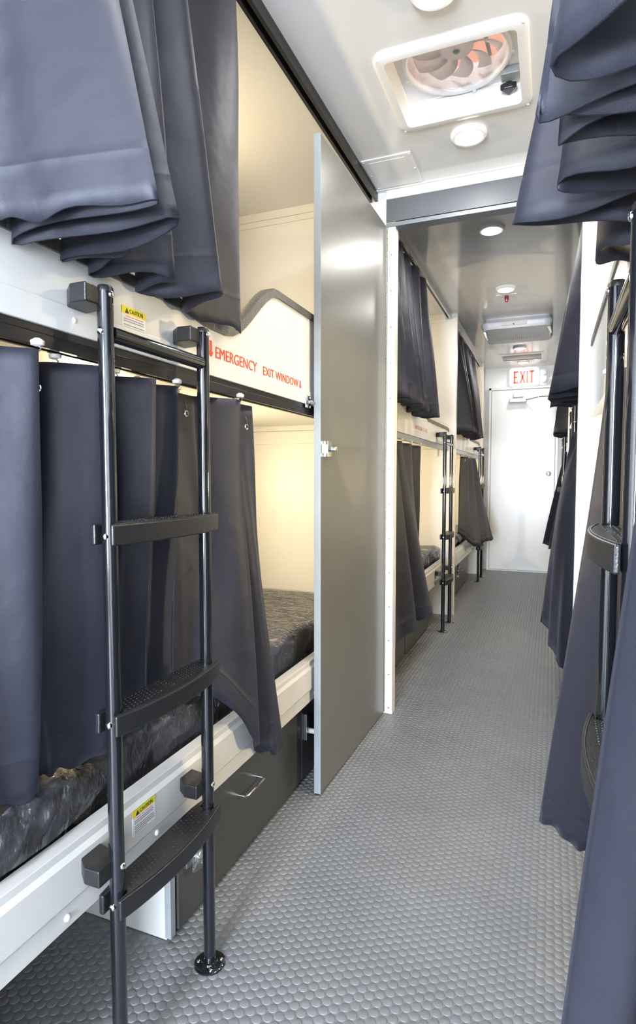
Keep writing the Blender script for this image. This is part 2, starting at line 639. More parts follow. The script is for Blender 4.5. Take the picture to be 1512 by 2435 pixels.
# piano hinge and jamb strip
def jamb():
    r = sroot('trim_9', (-0.65, PY, 0))
    obj('jamb_strip', MB().box(-0.665, -0.632, PY - .004, PY, 0.004, 2.110), 'white', r, 0.001)
    hb = MB()
    z = 0.01
    while z < 2.10:
        hb.tube([(-0.6685, PY - .006, z), (-0.6685, PY - .006, z + .023)], .0032, 8)
        z += .025
    obj('piano_hinge', hb, 'brass', r, smooth=True)
    z = 0.03
    while z < 2.1:
        obj('screw', MB().dome((-0.647, PY - .004, z), .0042, .002, (0, -1, 0)), 'steel', r)
        z += .151


jamb()


# ---------------------------------------------------------------- bunks
def side(s, d):
    """x coordinate at depth d behind the board face on side s"""
    return XL - d if s == 'L' else XR + d


def guard_profile(y0, y1, low0, low1, hi=1.562, lo=1.412):
    """top outline of the board: height as a function of y; the board is low between low0 and low1"""
    ys = np.linspace(y0, y1, 70)
    out = []
    for y in ys:
        t = 0.0
        if y > low1:
            t = min(1, (y - low1) / .29)
        if y < low0:
            t = max(t, min(1, (low0 - y) / .28))
        e = t * t * (3 - 2 * t)
        z = lo - .016 * max(0, min(1, (y - low1 + .18) / .10)) * (1 - e) + (hi - lo) * e
        z += .012 * math.exp(-((t - .0) ** 2) / .004) * 0
        if t >= 1 and y > low1:
            u = (y - low1 - .28)
            z -= 0.03 * min(1, u / .5) * 0
        out.append((float(y), float(z)))
    return out


def caution(s, yc, z1, parent, wd=.066, ht=.048):
    x = side(s, -.0004 if z1 > 1 else -.0061)
    sg = 1 if s == 'L' else -1
    y0 = yc - wd / 2
    lb = obj('caution_label', MB().box(x, x + sg * .0006, y0, y0 + wd, z1 - ht, z1), 'sticker', parent, label='white and yellow caution sticker')
    x2 = x + sg * .0007
    fr = lambda yy, zz: ((x2 + sg * .0004, yy, zz), (0, 1, 0), (0, 0, 1), (sg, 0, 0))
    k = parent
    obj('caution_band', MB().box(x, x2 + sg * .0002, y0, y0 + wd, z1 - ht * .27, z1), 'yellow', k)
    obj('caution_lettering', text_mb('CAUTION', wd * .56, ht * .15, fr(y0 + wd * .31, z1 - ht * .215), .0003), 'ink', k)
    yt = y0 + wd * .20
    obj('warning_triangle', MB().prism([(yt - .005, z1 - ht * .24), (yt + .005, z1 - ht * .24), (yt, z1 - ht * .05)], 'x', x2 + sg * .0002, x2 + sg * .0007), 'ink', k)
    rng = random.Random(4)
    t = MB()
    zz = z1 - ht * .45
    for i, (a, b) in enumerate(((.08, .93), (.08, .9), (None, None), (.08, .93), (.08, .96), (.08, .95), (.08, .62))):
        if a is None:
            zz -= ht * .05
            continue
        yy = a
        while yy < b:
            wl = rng.uniform(.03, .10)
            t.box(x2, x2 + sg * .0003, y0 + wd * yy, y0 + wd * min(b, yy + wl), zz - ht * .02, zz + ht * .02)
            yy += wl + .018
        zz -= ht * .085
    obj('fine_print', t, 'greyink', k)['kind'] = 'stuff'
    t = MB()
    for a, b in ((.16, .36), (.40, .50), (.54, .86)):
        yy = a
        while yy < b:
            t.box(x2, x2 + sg * .0003, y0 + wd * yy, y0 + wd * (yy + .025), z1 - ht * .37, z1 - ht * .33)
            yy += .035
    obj('red_print', t, 'pinkink', k)['kind'] = 'stuff'


def bunk(s, y0, y1, low0, low1, label, letters=None, caut=None, screws=()):
    sg = 1 if s == 'L' else -1
    root = thing('bunk_bed', (side(s, .4), (y0 + y1) / 2, 0), label, 'bunk bed', 'built-in bunks along the aisle')
    f = side(s, 0)
    prof = guard_profile(y0, y1, low0, low1)
    poly = [(y0, 1.28)] + prof + [(y1, 1.28)]
    # fascia board as quads between bottom and outline
    mb = MB()
    n = len(prof)
    b = side(s, .018)
    vs, fs = [], []
    for (y, z) in prof:
        vs += [(f, y, 1.28), (f, y, z), (b, y, z), (b, y, 1.28)]
    for i in range(n - 1):
        a, c = i * 4, (i + 1) * 4
        for e in range(4):
            fs.append((a + e, a + (e + 1) % 4, c + (e + 1) % 4, c + e))
    fs.append((0, 1, 2, 3)); fs.append(tuple((n - 1) * 4 + e for e in (3, 2, 1, 0)))
    mb.add(vs, fs)
    up_ = obj('guard_board', mb, 'white', root)
    # edging: a U-channel following the outline
    tv, tf = [], []
    fo, bo = side(s, -.005), side(s, .027)
    for i, (y, z) in enumerate(prof):
        dy = prof[min(i + 1, n - 1)][0] - prof[max(i - 1, 0)][0]
        dz = prof[min(i + 1, n - 1)][1] - prof[max(i - 1, 0)][1]
        l = math.hypot(dy, dz)
        ny, nz = -dz / l, dy / l
        for (x, h) in ((fo, -.014), (fo, .006), (side(s, 0), .010), (side(s, .022), .010), (bo, .006), (bo, -.014)):
            tv.append((x, y + ny * h, z + nz * h))
    for i in range(n - 1):
        for e in range(6):
            a, c = i * 6, (i + 1) * 6
            tf.append((a + e, a + (e + 1) % 6, c + (e + 1) % 6, c + e))
    tf.append(tuple(range(6))); tf.append(tuple((n - 1) * 6 + e for e in range(6)))
    obj('edging_strip', MB().add(tv, tf), 'trimgrey', root, smooth=True)
    # lower flange of the upper rail (slightly proud strip)
    obj('upper_rail', MB().box(side(s, -.0025), side(s, .001), y0, y1, 1.28, 1.322), 'white', root, 0.0012)
    # upper deck
    obj('upper_deck', MB().box(side(s, .018), side(s, .80), y0, y1, 1.288, 1.31), 'wall', root)
    # lower bed rail: pressed section with lip and crease
    rail = MB().prism([(side(s, 0), .312), (side(s, 0), .350), (side(s, -.006), .357), (side(s, -.006), .425), (side(s, 0), .434), (side(s, .0), .448), (side(s, .03), .448), (side(s, .03), .440), (side(s, .012), .440), (side(s, .012), .312)], 'y', y0, y1)
    rl = obj('lower_rail', rail, 'alu', root, 0.001)
    obj('lower_deck', MB().box(side(s, .012), side(s, .80), y0, y1, .385, .405), 'wall', root)
    # screws
    for (y, z) in screws:
        obj('screw', MB().dome((side(s, 0.0), y, z), .0058, .0045, (sg, 0, 0)), 'vent', root, smooth=True)
    if letters:
        for (t, ya, yb, z0, z1, m) in letters:
            fr = ((side(s, -.0006), ya, z0), (0, 1, 0), (0, 0, 1), (sg, 0, 0))
            if t == 'arrow':
                w_ = yb - ya
                yc = (ya + yb) / 2
                obj('down_arrow', MB().prism([(yc - w_ * .22, z1), (yc - w_ * .22, z0 + (z1 - z0) * .4), (ya, z0 + (z1 - z0) * .4), (yc, z0), (yb, z0 + (z1 - z0) * .4), (yc + w_ * .22, z0 + (z1 - z0) * .4), (yc + w_ * .22, z1)], 'x', side(s, -.0003), side(s, -.001)), m, root, label='red arrow pointing down')
            else:
                obj('lettering', text_mb(t, yb - ya, z1 - z0, fr), m, root, label='red lettering')
    for (yc, z1) in (caut or ()):
        # labels sit as sub-parts on the board or the rail
        if z1 > 1:
            caution(s, yc, z1, up_)
        else:
            caution(s, yc, z1, rl)
    return root


SEC = [(0.452, PY - .001), (PY + .051, 4.469), (4.521, 6.499)]
bunk('L', *SEC[0], 0.45, 1.215, 'bunk left of the aisle nearest the viewer, with EMERGENCY EXIT WINDOW lettering',
     letters=[('arrow', 1.145, 1.166, 1.318, 1.358, 'red'), ('EMERGENCY', 1.176, 1.378, 1.323, 1.349, 'red'),
              ('EXIT WINDOW', 1.414, 1.648, 1.323, 1.346, 'red'), ('arrow', 1.655, 1.672, 1.318, 1.345, 'red')],
     caut=[(.893, 1.358), (.889, .424)],
     screws=[(.745, 1.302), (1.04, 1.302), (1.30, 1.302), (1.56, 1.302), (1.80, 1.302), (.70, .330), (.69, .366), (.935, .338), (1.12, .330), (1.45, .330), (1.78, .330), (2.2, .33)])
bunk('L', *SEC[1], 3.70, 4.6, 'middle bunk on the left, behind the open grey door',
     letters=[('EMERGENCY EXIT', 3.30, 3.66, 1.325, 1.348, 'palered')], screws=[(y, 1.302) for y in (2.7, 2.95, 3.2, 3.45, 3.7, 3.9)])
bunk('L', *SEC[2], 5.75, 6.6, 'farthest bunk on the left, next to the white end door', screws=[(y, 1.302) for y in (4.7, 4.95, 5.2, 5.45)])
bunk('R', *SEC[0], 0.40, 1.16, 'bunk right of the aisle nearest the viewer, mostly behind curtains')
bunk('R', *SEC[1], 2.5, 3.1, 'middle bunk on the right, beyond the bright white partition')
bunk('R', *SEC[2], 4.5, 5.1, 'farthest bunk on the right, next to the end door')

# latch on the first bunk board that holds the door open
t = thing('door_catch', (XL + .002, 1.735, 1.255), 'small chrome catch on the bunk board corner touching the grey door', 'catch')
obj('catch_plate', MB().box(XL + .003, XL + .0055, 1.695, 1.735, 1.268, 1.306), 'chrome', t, .0008)
obj('catch_pin', MB().tube([(XL + .006, 1.715, 1.287), (XL + .016, 1.722, 1.287)], .005, 12), 'chrome', t, smooth=True)
obj('catch_arm', MB().tube([(XL + .012, 1.705, 1.285), (XL + .016, 1.735, 1.285)], [.004, .006], 12), 'steel', t, smooth=True)
for dy in (1.700, 1.730):
    for z in (1.273, 1.301):
        obj('screw', MB().dome((XL + .0055, dy, z), .003, .0015, (1, 0, 0)), 'vent', t)


# ---------------------------------------------------------------- curtain tracks
def tracks(s, sec, upper_mat='track', k='', end=None):
    y0, y1 = sec
    words = k
    a = side(s, -.010); b = side(s, .026)
    t = MB().box(a, b, y0 + .0, y1 - .002, CZ - .012, CZ).box(a, a + (b - a) * .3, y0, y1 - .002, CZ - .040, CZ - .012).box(a + (b - a) * .7, b, y0, y1 - .002, CZ - .040, CZ - .012)
    tag(obj('curtain_track', t, upper_mat, None, .0008), 'curtain track on the ceiling over %s' % words, 'curtain track', 'ceiling curtain tracks')
    a = side(s, .002); b = side(s, .030)
    y1 = end or y1
    t = MB().box(a, b, y0, y1, 1.268, 1.279).box(a, a + (b - a) * .3, y0, y1, 1.248, 1.268).box(a + (b - a) * .7, b, y0, y1, 1.248, 1.268)
    tag(obj('curtain_track', t, upper_mat, None, .0008), 'curtain track under the upper board of %s' % words, 'curtain track', 'under-board curtain tracks')


tracks('L', SEC[0], 'track', 'the nearest left bunk')
tracks('L', SEC[1], 'steel', 'the middle left bunk')
tracks('L', SEC[2], 'steel', 'the farthest left bunk')
tracks('R', SEC[0], 'track', 'the nearest right bunk', 1.30)
tracks('R', SEC[1], 'track', 'the middle right bunk')
tracks('R', SEC[2], 'track', 'the farthest right bunk')


# ---------------------------------------------------------------- curtains
def catmull(P, m):
    P = np.array(P, float)
    n = len(P)
    Q = np.concatenate([[2 * P[0] - P[1]], P, [2 * P[-1] - P[-2]]])
    ts = np.linspace(0, n - 1, m)
    out = []
    for t in ts:
        i = min(int(t), n - 2)
        u = t - i
        p0, p1, p2, p3 = Q[i], Q[i + 1], Q[i + 2], Q[i + 3]
        a = .5
        out.append(((2 * p1) + (-p0 + p2) * u * a * 2 * .9 + (2 * p0 - 5 * p1 + 4 * p2 - p3) * u * u * .9 + (-p0 + 3 * p1 - 3 * p2 + p3) * u ** 3 * .9 + (p2 - p1) * u * u * (3 - 2 * u) * .2 + (0 * p1)) / 2 + 0)
    # plain Catmull-Rom (kept simple and exact)
    out = []
    for t in ts:
        i = min(int(t), n - 2)
        u = t - i
        p0, p1, p2, p3 = Q[i], Q[i + 1], Q[i + 2], Q[i + 3]
        out.append(.5 * ((2 * p1) + (-p0 + p2) * u + (2 * p0 - 5 * p1 + 4 * p2 - p3) * u * u + (-p0 + 3 * p1 - 3 * p2 + p3) * u ** 3))
    return np.array(out)


def curtain(rows, label, group, svals=None, res=9, nr=34, seed=1, wav=.004, hooks=(), grom=(), hem=.07, ripple=.0025):
    """rows: list of control rows (top first), each a list of (x,y,z)"""
    n = len(rows[0])
    m = (n - 1) * res + 1
    R = [catmull(r, m) for r in rows]
    if svals is None:
        svals = np.linspace(0, 1, len(rows))
    rng = np.random.RandomState(seed)
    # vertical interpolation
    ss = np.linspace(0, 1, nr)
    H = abs(R[0][:, 2].mean() - R[-1][:, 2].mean())
    hs = 1 - hem / H
    ss = np.sort(np.concatenate([ss, [hs - .004, hs - .0012, hs + .0012, hs + .004]]))
    grid = np.zeros((len(ss), m, 3))
    for a, s in enumerate(ss):
        if len(rows) == 2:
            e = s ** 1.0
            grid[a] = R[0] * (1 - e) + R[1] * e
        else:
            A = np.array(R)
            # Catmull through the rows
            idx = np.interp(s, svals, np.arange(len(rows)))
            i = min(int(idx), len(rows) - 2)
            u = idx - i
            p1, p2 = A[i], A[i + 1]
            p0 = A[i - 1] if i > 0 else 2 * p1 - p2
            p3 = A[i + 2] if i + 2 < len(rows) else 2 * p2 - p1
            grid[a] = .5 * ((2 * p1) + (-p0 + p2) * u + (2 * p0 - 5 * p1 + 4 * p2 - p3) * u * u + (-p0 + 3 * p1 - 3 * p2 + p3) * u ** 3)
    # normals for small relief
    du = np.gradient(grid, axis=1)
    dv = np.gradient(grid, axis=0)
    N = np.cross(du, dv)
    N /= np.maximum(np.linalg.norm(N, axis=2, keepdims=True), 1e-9)
    t = np.linspace(0, 1, m) * (n - 1)
    ph = rng.rand(6) * 6.28
    rel = np.zeros((len(ss), m))
    for a, s in enumerate(ss):
        rel[a] = wav * (np.sin(t * 1.7 + s * 3.1 + ph[0]) + .6 * np.sin(t * 2.9 - s * 5.3 + ph[1])) * min(1, s * 3)
        rel[a] += ripple * np.sin(t * 9.0 + ph[2]) * max(0, (s - .9) * 10)
    k = np.argmin(abs(ss - hs))
    seam = np.zeros((len(ss), 1))
    grid = grid + N * rel[..., None]
    for a, s in enumerate(ss):
        if abs(s - hs) < .003:
            grid[a] -= N[a] * .0007
    grid[-1, :, 2] += .004 * np.sin(t * 5.1 + ph[3]) + .003 * np.sin(t * 8.7 + ph[4])
    nr2 = len(ss)
    vs = grid.reshape(-1, 3).tolist()
    fs = [(a * m + j, a * m + j + 1, (a + 1) * m + j + 1, (a + 1) * m + j) for a in range(nr2 - 1) for j in range(m - 1)]
    lo = grid.reshape(-1, 3).min(0); hi = grid.reshape(-1, 3).max(0)
    root = thing('curtain', ((lo[0] + hi[0]) / 2, (lo[1] + hi[1]) / 2, lo[2]), label, 'curtain', group)
    cl = obj('cloth', MB().add(vs, fs), 'fabric', root, smooth=True)
    so = cl.modifiers.new('solid', 'SOLIDIFY')
    so.thickness = .0026
    so.offset = 0
    # hem tape: slightly proud folded band along the bottom
    a0 = int(np.argmin(abs(ss - hs)))
    for (j, zt) in hooks:
        jj = int(j * res)
        p = grid[0, jj]
        # glider in the track and wire hook down to the header tape
        obj('glider', MB().lathe([(.003, -.012), (.009, -.010), (.010, -.004), (.004, 0)], (p[0], p[1], zt), (0, 0, 1), 12), 'glider', root, smooth=True)
        obj('hook', MB().tube([(p[0], p[1], zt - .010), (p[0] + .003, p[1] + .004, (zt + p[2]) / 2 - .006), (p[0], p[1], p[2] - .004)], .0013, 6), 'chrome', root, smooth=True)
    for (j, dz, sg) in grom:
        jj = int(j * res)
        aa = int(np.argmin(abs(ss * H - dz)))
        p = grid[aa, jj]
        nrm = Vector(N[aa, jj])
        if nrm.dot(Vector((0 - p[0], 0 - p[1], 0))) < 0:
            nrm = -nrm
        c = Vector(p) + nrm * .0022
        ring = MB()
        ax = nrm
        u = ax.orthogonal().normalized(); v = ax.cross(u)
        pts = [c + (u * math.cos(q) + v * math.sin(q)) * .0062 for q in np.linspace(0, 2 * PI, 19)]
        ring.tube(pts, .0021, 8, caps=False)
        obj('grommet', ring, 'chrome', root, smooth=True)
        top = Vector((c.x, c.y - .004, c.z + dz + .006))
        obj('hook', MB().tube([c + Vector((0, 0, .003)), c + nrm * .003 + Vector((0, -.002, .014)), c + nrm * .001 + Vector((-.001, -.006, .026))], .0011, 6), 'chrome', root, smooth=True)
    return root


def pleats(s, ty, by, zt, zb, n, xt, xb, label, group, seed=1, mids=None, hooks=True, zb2=None):
    """generic gathered curtain. ty/by = (y0,y1) at top/bottom; xt/xb = (inner depth, outer depth) measured from the board face (negative = into the aisle)"""
    rng = random.Random(seed)
    top, bot = [], []
    for i in range(n):
        u = i / (n - 1)
        k = i % 2
        top.append((side(s, xt[k] + rng.uniform(-.006, .006)), ty[0] + (ty[1] - ty[0]) * u, zt))
        zz = zb if zb2 is None else zb + (zb2 - zb) * u
        bot.append((side(s, xb[k] + rng.uniform(-.015, .015)), by[0] + (by[1] - by[0]) * u + (rng.uniform(-.02, .02)), zz + rng.uniform(-.008, .008)))
    return curtain([top, bot], label, group, seed=seed, res=7, nr=18,
                   hooks=[(i, zt + .03) for i in range(0, n, 2)] if hooks else ())


ZT = CZ - .052
GU, GL = 'curtains of the upper bunks', 'curtains of the lower bunks'
# upper left, nearest
tY = [.30, .44, .55, .62, .715, .735, .765, .79, .83, .86, .91, .95, .985, 1.08, 1.19, 1.24, 1.295]
tX = [-.745, -.735, -.72, -.715, -.70, -.745, -.70, -.745, -.705, -.745, -.70, -.745, -.695, -.745, -.70, -.70, -.735]
bP = [(-.712, .30, 1.385), (-.708, .46, 1.385), (-.700, .580, 1.388), (-.610, .606, 1.395), (-.472, .637, 1.40), (-.709, .628, 1.383), (-.485, .692, 1.395), (-.710, .715, 1.383), (-.60, .742, 1.395),
      (-.710, .775, 1.383), (-.615, .862, 1.395), (-.708, .885, 1.383), (-.578, .975, 1.395), (-.703, 1.02, 1.385), (-.693, 1.11, 1.385), (-.668, 1.195, 1.385), (-.69, 1.235, 1.395)]
curtain([[(x, y, ZT) for x, y in zip(tX, tY)], bP], 'large dark curtain at top left over the nearest left bunk, gathered in overlapping folds', GU, seed=3, res=10, nr=30,
        hooks=[(i, CZ - .03) for i in (4, 6, 8, 10, 12, 14, 16)])
# upper right, nearest
tY = [.28, .42, .56, .60, .66, .70, .75, .80, .87, .93, 1.0, 1.06, 1.12, 1.20, 1.28]
tX = [.12, .10, .078, .145, .08, .145, .085, .145, .09, .145, .095, .145, .14, .11, .14]
bP = [(.125, .30, 1.40), (.11, .44, 1.40), (-.003, .560, 1.40), (.120, .590, 1.405), (-.026, .634, 1.40), (.120, .648, 1.40), (-.001, .676, 1.40), (.120, .725, 1.40),
      (-.007, .786, 1.40), (.120, .84, 1.40), (-.058, .883, 1.40), (.110, .925, 1.40), (.125, .975, 1.40), (.062, 1.03, 1.395), (.125, 1.10, 1.40)]
curtain([[(x, y, ZT) for x, y in zip(tX, tY)], bP], 'large dark curtain at top right over the nearest right bunk, folds hanging into the aisle', GU, seed=5, res=10, nr=30,
        hooks=[(i, CZ - .03) for i in (2, 4, 6, 8, 10)])
# lower left, nearest
ZL = 1.236
tp = [(-.765, .42), (-.765, .53), (-.745, .60), (-.698, .652), (-.772, .662), (-.782, .715), (-.750, .735), (-.698, .800), (-.772, .808), (-.780, .86), (-.750, .875), (-.700, .928), (-.772, .936), (-.772, .965),
      (-.748, .975), (-.716, 1.02), (-.760, 1.03), (-.766, 1.09), (-.768, 1.15), (-.750, 1.172), (-.698, 1.250), (-.764, 1.259), (-.742, 1.305), (-.734, 1.375)]
bt = [(-.790, .42, .555), (-.785, .53, .555), (-.770, .60, .55), (-.738, .67, .55), (-.785, .685, .55), (-.790, .72, .55), (-.775, .755, .545), (-.738, .83, .545), (-.785, .842, .54), (-.790, .88, .54), (-.775, .90, .54), (-.742, .95, .54), (-.785, .96, .535), (-.785, .985, .535),
      (-.770, 1.0, .535), (-.745, 1.04, .535), (-.775, 1.05, .535), (-.770, 1.08, .53), (-.752, 1.12, .54), (-.715, 1.18, .52), (-.672, 1.27, .39), (-.714, 1.335, .335), (-.672, 1.375, .305), (-.676, 1.420, .31)]
md = []
for a, b in zip(tp, bt):
    i = len(md)
    md.append((a[0] * .5 + b[0] * .5 + .006 * math.sin(i * 2.1), a[1] * .5 + b[1] * .5 + (.022 * math.sin(i * .8 + .6) if 3 < i < 19 else 0), (ZL + b[2]) / 2))
curtain([[(x, y, ZL) for x, y in tp], md, bt], 'dark curtain of the nearest left lower bunk, hanging behind the black ladder', GL, seed=8, res=8, nr=34, wav=.007,
        hooks=[(i, 1.252) for i in (3, 6, 7, 10, 13, 15, 17, 20, 22)], grom=[(17.6, .045, 1), (22.55, .05, 1), (9.6, .045, 1), (5.4, .045, 1)])
# lower right, nearest: far panel and near panel
tp = [(.150, .80), (.135, .88), (.150, .96), (.120, 1.02), (.150, 1.08), (.112, 1.13), (.130, 1.17), (.095, 1.22)]
bt = [(.126, .86, .27), (.121, .95, .27), (.126, 1.04, .27), (.120, 1.13, .27), (.124, 1.22, .27), (.095, 1.30, .262), (.050, 1.335, .268), (-.006, 1.385, .275)]
md = [(.142, .83, .72), (.128, .92, .72), (.142, 1.0, .72), (.122, 1.08, .72), (.136, 1.15, .72), (.100, 1.215, .72), (.090, 1.25, .72), (.046, 1.30, .72)]
curtain([[(x, y, ZL) for x, y in tp], md, bt], 'bluish dark curtain of the nearest right lower bunk, beyond the right ladder', GL, seed=9, res=9, nr=34,
        hooks=[(7, 1.252)])
tp = [(.145, .10), (.115, .20), (.150, .28), (.115, .36), (.150, .44), (.115, .52), (.140, .58), (.102, .655)]
bt = [(.120, .14, .27), (.075, .22, .27), (.118, .30, .27), (.070, .37, .27), (.110, .44, .27), (.050, .50, .27), (.060, .56, .27), (.002, .605, .27)]
curtain([[(x, y, ZL) for x, y in tp], bt], 'dark curtain closest to the viewer, filling the lower right corner before the ladder', GL, seed=12, res=9, nr=34)
# section 2 left
pleats('L', (2.62, 3.58), (2.62, 3.36), ZT, 1.42, 11, (.03, -.01), (.0, -.12), 'dark curtain of the middle left upper bunk, just beyond the white door jamb', GU, 21, zb2=1.385)
tp = [(-.71, 2.58), (-.76, 2.70), (-.71, 2.80), (-.755, 2.88), (-.715, 2.96), (-.755, 3.08), (-.725, 3.22), (-.755, 3.36), (-.725, 3.46), (-.745, 3.58)]
bt = [(-.66, 2.60, .225), (-.70, 2.85, .22), (-.655, 3.10, .225), (-.705, 3.22, .24), (-.655, 3.36, .23), (-.655, 3.53, .235), (-.74, 3.50, .47), (-.775, 3.52, .50), (-.76, 3.57, .50), (-.775, 3.61, .50)]
curtain([[(x, y, ZL) for x, y in tp], bt], 'dark curtain of the middle left lower bunk, its hem flaring over the drawers', GL, seed=22, res=8, nr=26, hooks=[(i, 1.252) for i in (2, 4, 6, 8)])
# section 3 left
pleats('L', (4.62, 6.05), (4.62, 5.62), ZT, 1.40, 11, (.03, -.01), (.0, -.155), 'dark curtain of the farthest left upper bunk', GU, 31)
tp = [(-.75, 5.32), (-.70, 5.46), (-.75, 5.58), (-.70, 5.72), (-.74, 5.85), (-.70, 6.0), (-.74, 6.1)]
bt = [(-.745, 5.15, .56), (-.69, 5.28, .50), (-.63, 5.42, .43), (-.585, 5.52, .42), (-.60, 5.66, .43), (-.545, 5.78, .44), (-.505, 5.92, .445)]
curtain([[(x, y, ZL) for x, y in tp], bt], 'dark curtain of the farthest left lower bunk, flaring out like a skirt', GL, seed=33, res=8, nr=22, hooks=[(0, 1.252), (4, 1.252)], grom=[(.6, .05, 1)])
# section 2 right
pleats('R', (2.60, 3.55), (2.56, 3.30), ZT, 1.40, 9, (.03, -.02), (.0, -.155), 'dark curtain of the middle right upper bunk, just beyond the bright partition', GU, 41)
tp = [(.17, 2.545), (.135, 2.56), (.14, 2.58), (.105, 2.595), (.11, 2.615), (.079, 2.635)]
mdr = [(.13, 2.55, .88), (.075, 2.57, .88), (.050, 2.61, .88), (.034, 2.68, .88), (.032, 2.78, .88), (.024, 2.88, .88)]
bt = [(.10, 2.56, .25), (.045, 2.66, .25), (.042, 2.80, .25), (.010, 2.98, .25), (.020, 3.18, .25), (-.033, 3.42, .25)]
curtain([[(x, y, ZL) for x, y in tp], mdr, bt], 'bluish dark curtain of the middle right lower bunk, leaning into the aisle', GL, seed=43, res=8, nr=24)
# section 3 right
pleats('R', (4.60, 5.4), (4.60, 5.3), ZT, 1.375, 9, (.03, -.02), (.0, -.125), 'dark curtain of the farthest right upper bunk', GU, 51)
tp = [(.16, 4.54), (.12, 4.56), (.14, 4.60), (.11, 4.63), (.12, 4.65), (.092, 4.67)]
bt = [(.05, 4.75, .46), (.03, 4.9, .46), (.05, 5.05, .46), (.0, 5.2, .46), (.02, 5.35, .46), (-.058, 5.5, .46)]
curtain([[(x, y, ZL) for x, y in tp], bt], 'black curtain of the farthest right lower bunk, beside the end door', GL, seed=53, res=8, nr=20)


# ---------------------------------------------------------------- ladders
def ladder(label):
    root = thing('ladder', (0, 0, 0), label, 'ladder', 'black bunk ladders')
    H = 1.352
    for sgn in (-1, 1):
        y = sgn * .14
        po = obj('pole', MB().tube([(0, y, .004), (0, y, H - .006)], .0127, 22), 'black', root, smooth=True)
        obj('end_cap', MB().lathe([(.0129, H - .010), (.0132, H - .004), (.0105, H), (.002, H + .001)], (0, y, 0), (0, 0, 1), 20), 'blackplas', root, smooth=True)
        fl = obj('floor_flange', MB().lathe([(.0335, .0015), (.0335, .004), (.030, .006), (.018, .0065), (.0165, .010), (.013, .011)], (0, y, 0), (0, 0, 1), 30), 'black', root, smooth=True)
        for a in (-2.75, -.95, .62, 2.1):
            obj('screw', MB().dome((.0245 * math.cos(a), y + .0245 * math.sin(a), .0055), .0042, .003, (0, 0, 1)), 'chrome', fl, smooth=True)
        # brackets to the bunk boards
        for z in (1.335, .402):
            pl = [(-.031, y - .042), (.000, y - .042), (.000, y - .012), (-.010, y + .012), (-.0565, y + .020), (-.0565, y - .022)]
            obj('bracket', MB().prism(pl, 'z', z - .016, z + .013), 'blackplas', root, .0022)
        for z in (1.338, .402):
            obj('bolt', MB().dome((.0118, y, z), .0058, .0045, (1, 0, 0)), 'chrome', root, smooth=True)
        for z in (1.28, .955, .645, .335):
            obj('bolt', MB().dome((0, y + sgn * .0118, z), .0062, .005, (0, sgn, 0)), 'chrome', root, smooth=True)
    obj('top_rung', MB().tube([(0, -.129, 1.28), (0, .129, 1.28)], .0127, 22), 'black', root, smooth=True)
    for z in (.975, .664, .354):
        front = []
        for i in range(17):
            u = -1 + i / 8
            front.append((.022 + .018 * (1 - u * u), u * .158))
        poly = front + [(.0145, .158), (.0145, .130), (-.0145, .130), (-.0145, .158), (-.024, .158), (-.028, .12), (-.028, -.12), (-.024, -.158), (-.0145, -.158), (-.0145, -.130), (.0145, -.130), (.0145, -.158)]
        st = obj('step', MB().prism(poly, 'z', z - .034, z), 'blackplas', root, .0025)
        g = MB()
        for ix in range(5):
            for iy in range(26):
                u = -.118 + iy * .00944 + (.0047 if ix % 2 else 0)
                if .012 < abs(u) < .030 or abs(u) > .12:
                    continue
                x = -.019 + ix * .0085
                g.lathe([(.0018, 0), (.0013, .0012)], (x, u, z), (0, 0, 1), 6)
        obj('grip_dots', g, 'blackplas', st)['kind'] = 'stuff'
        rim = [(x - .005, y * .955, z + .0002) for x, y in front]
        obj('raised_rim', MB().tube(rim, .0012, 6), 'blackplas', st, smooth=True)
    return root


lad = ladder('black tubular ladder nearest the viewer on the left')
lad.location = (-.662, .893, .0)
dup(lad, (-.662, 4.105, 0), 0, 'black ladder of the middle left bunk, in front of the cream end panel')
dup(lad, (-.660, 6.16, 0), 0, 'farthest black ladder on the left, half behind the flared curtain')
dup(lad, (.089, .885, 0), PI, 'black ladder at the right edge, seen close up')
dup(lad, (.088, 2.82, 0), PI, 'black ladder beyond the bright white partition on the right')
dup(lad, (.088, 4.83, 0), PI, 'farthest black ladder on the right')


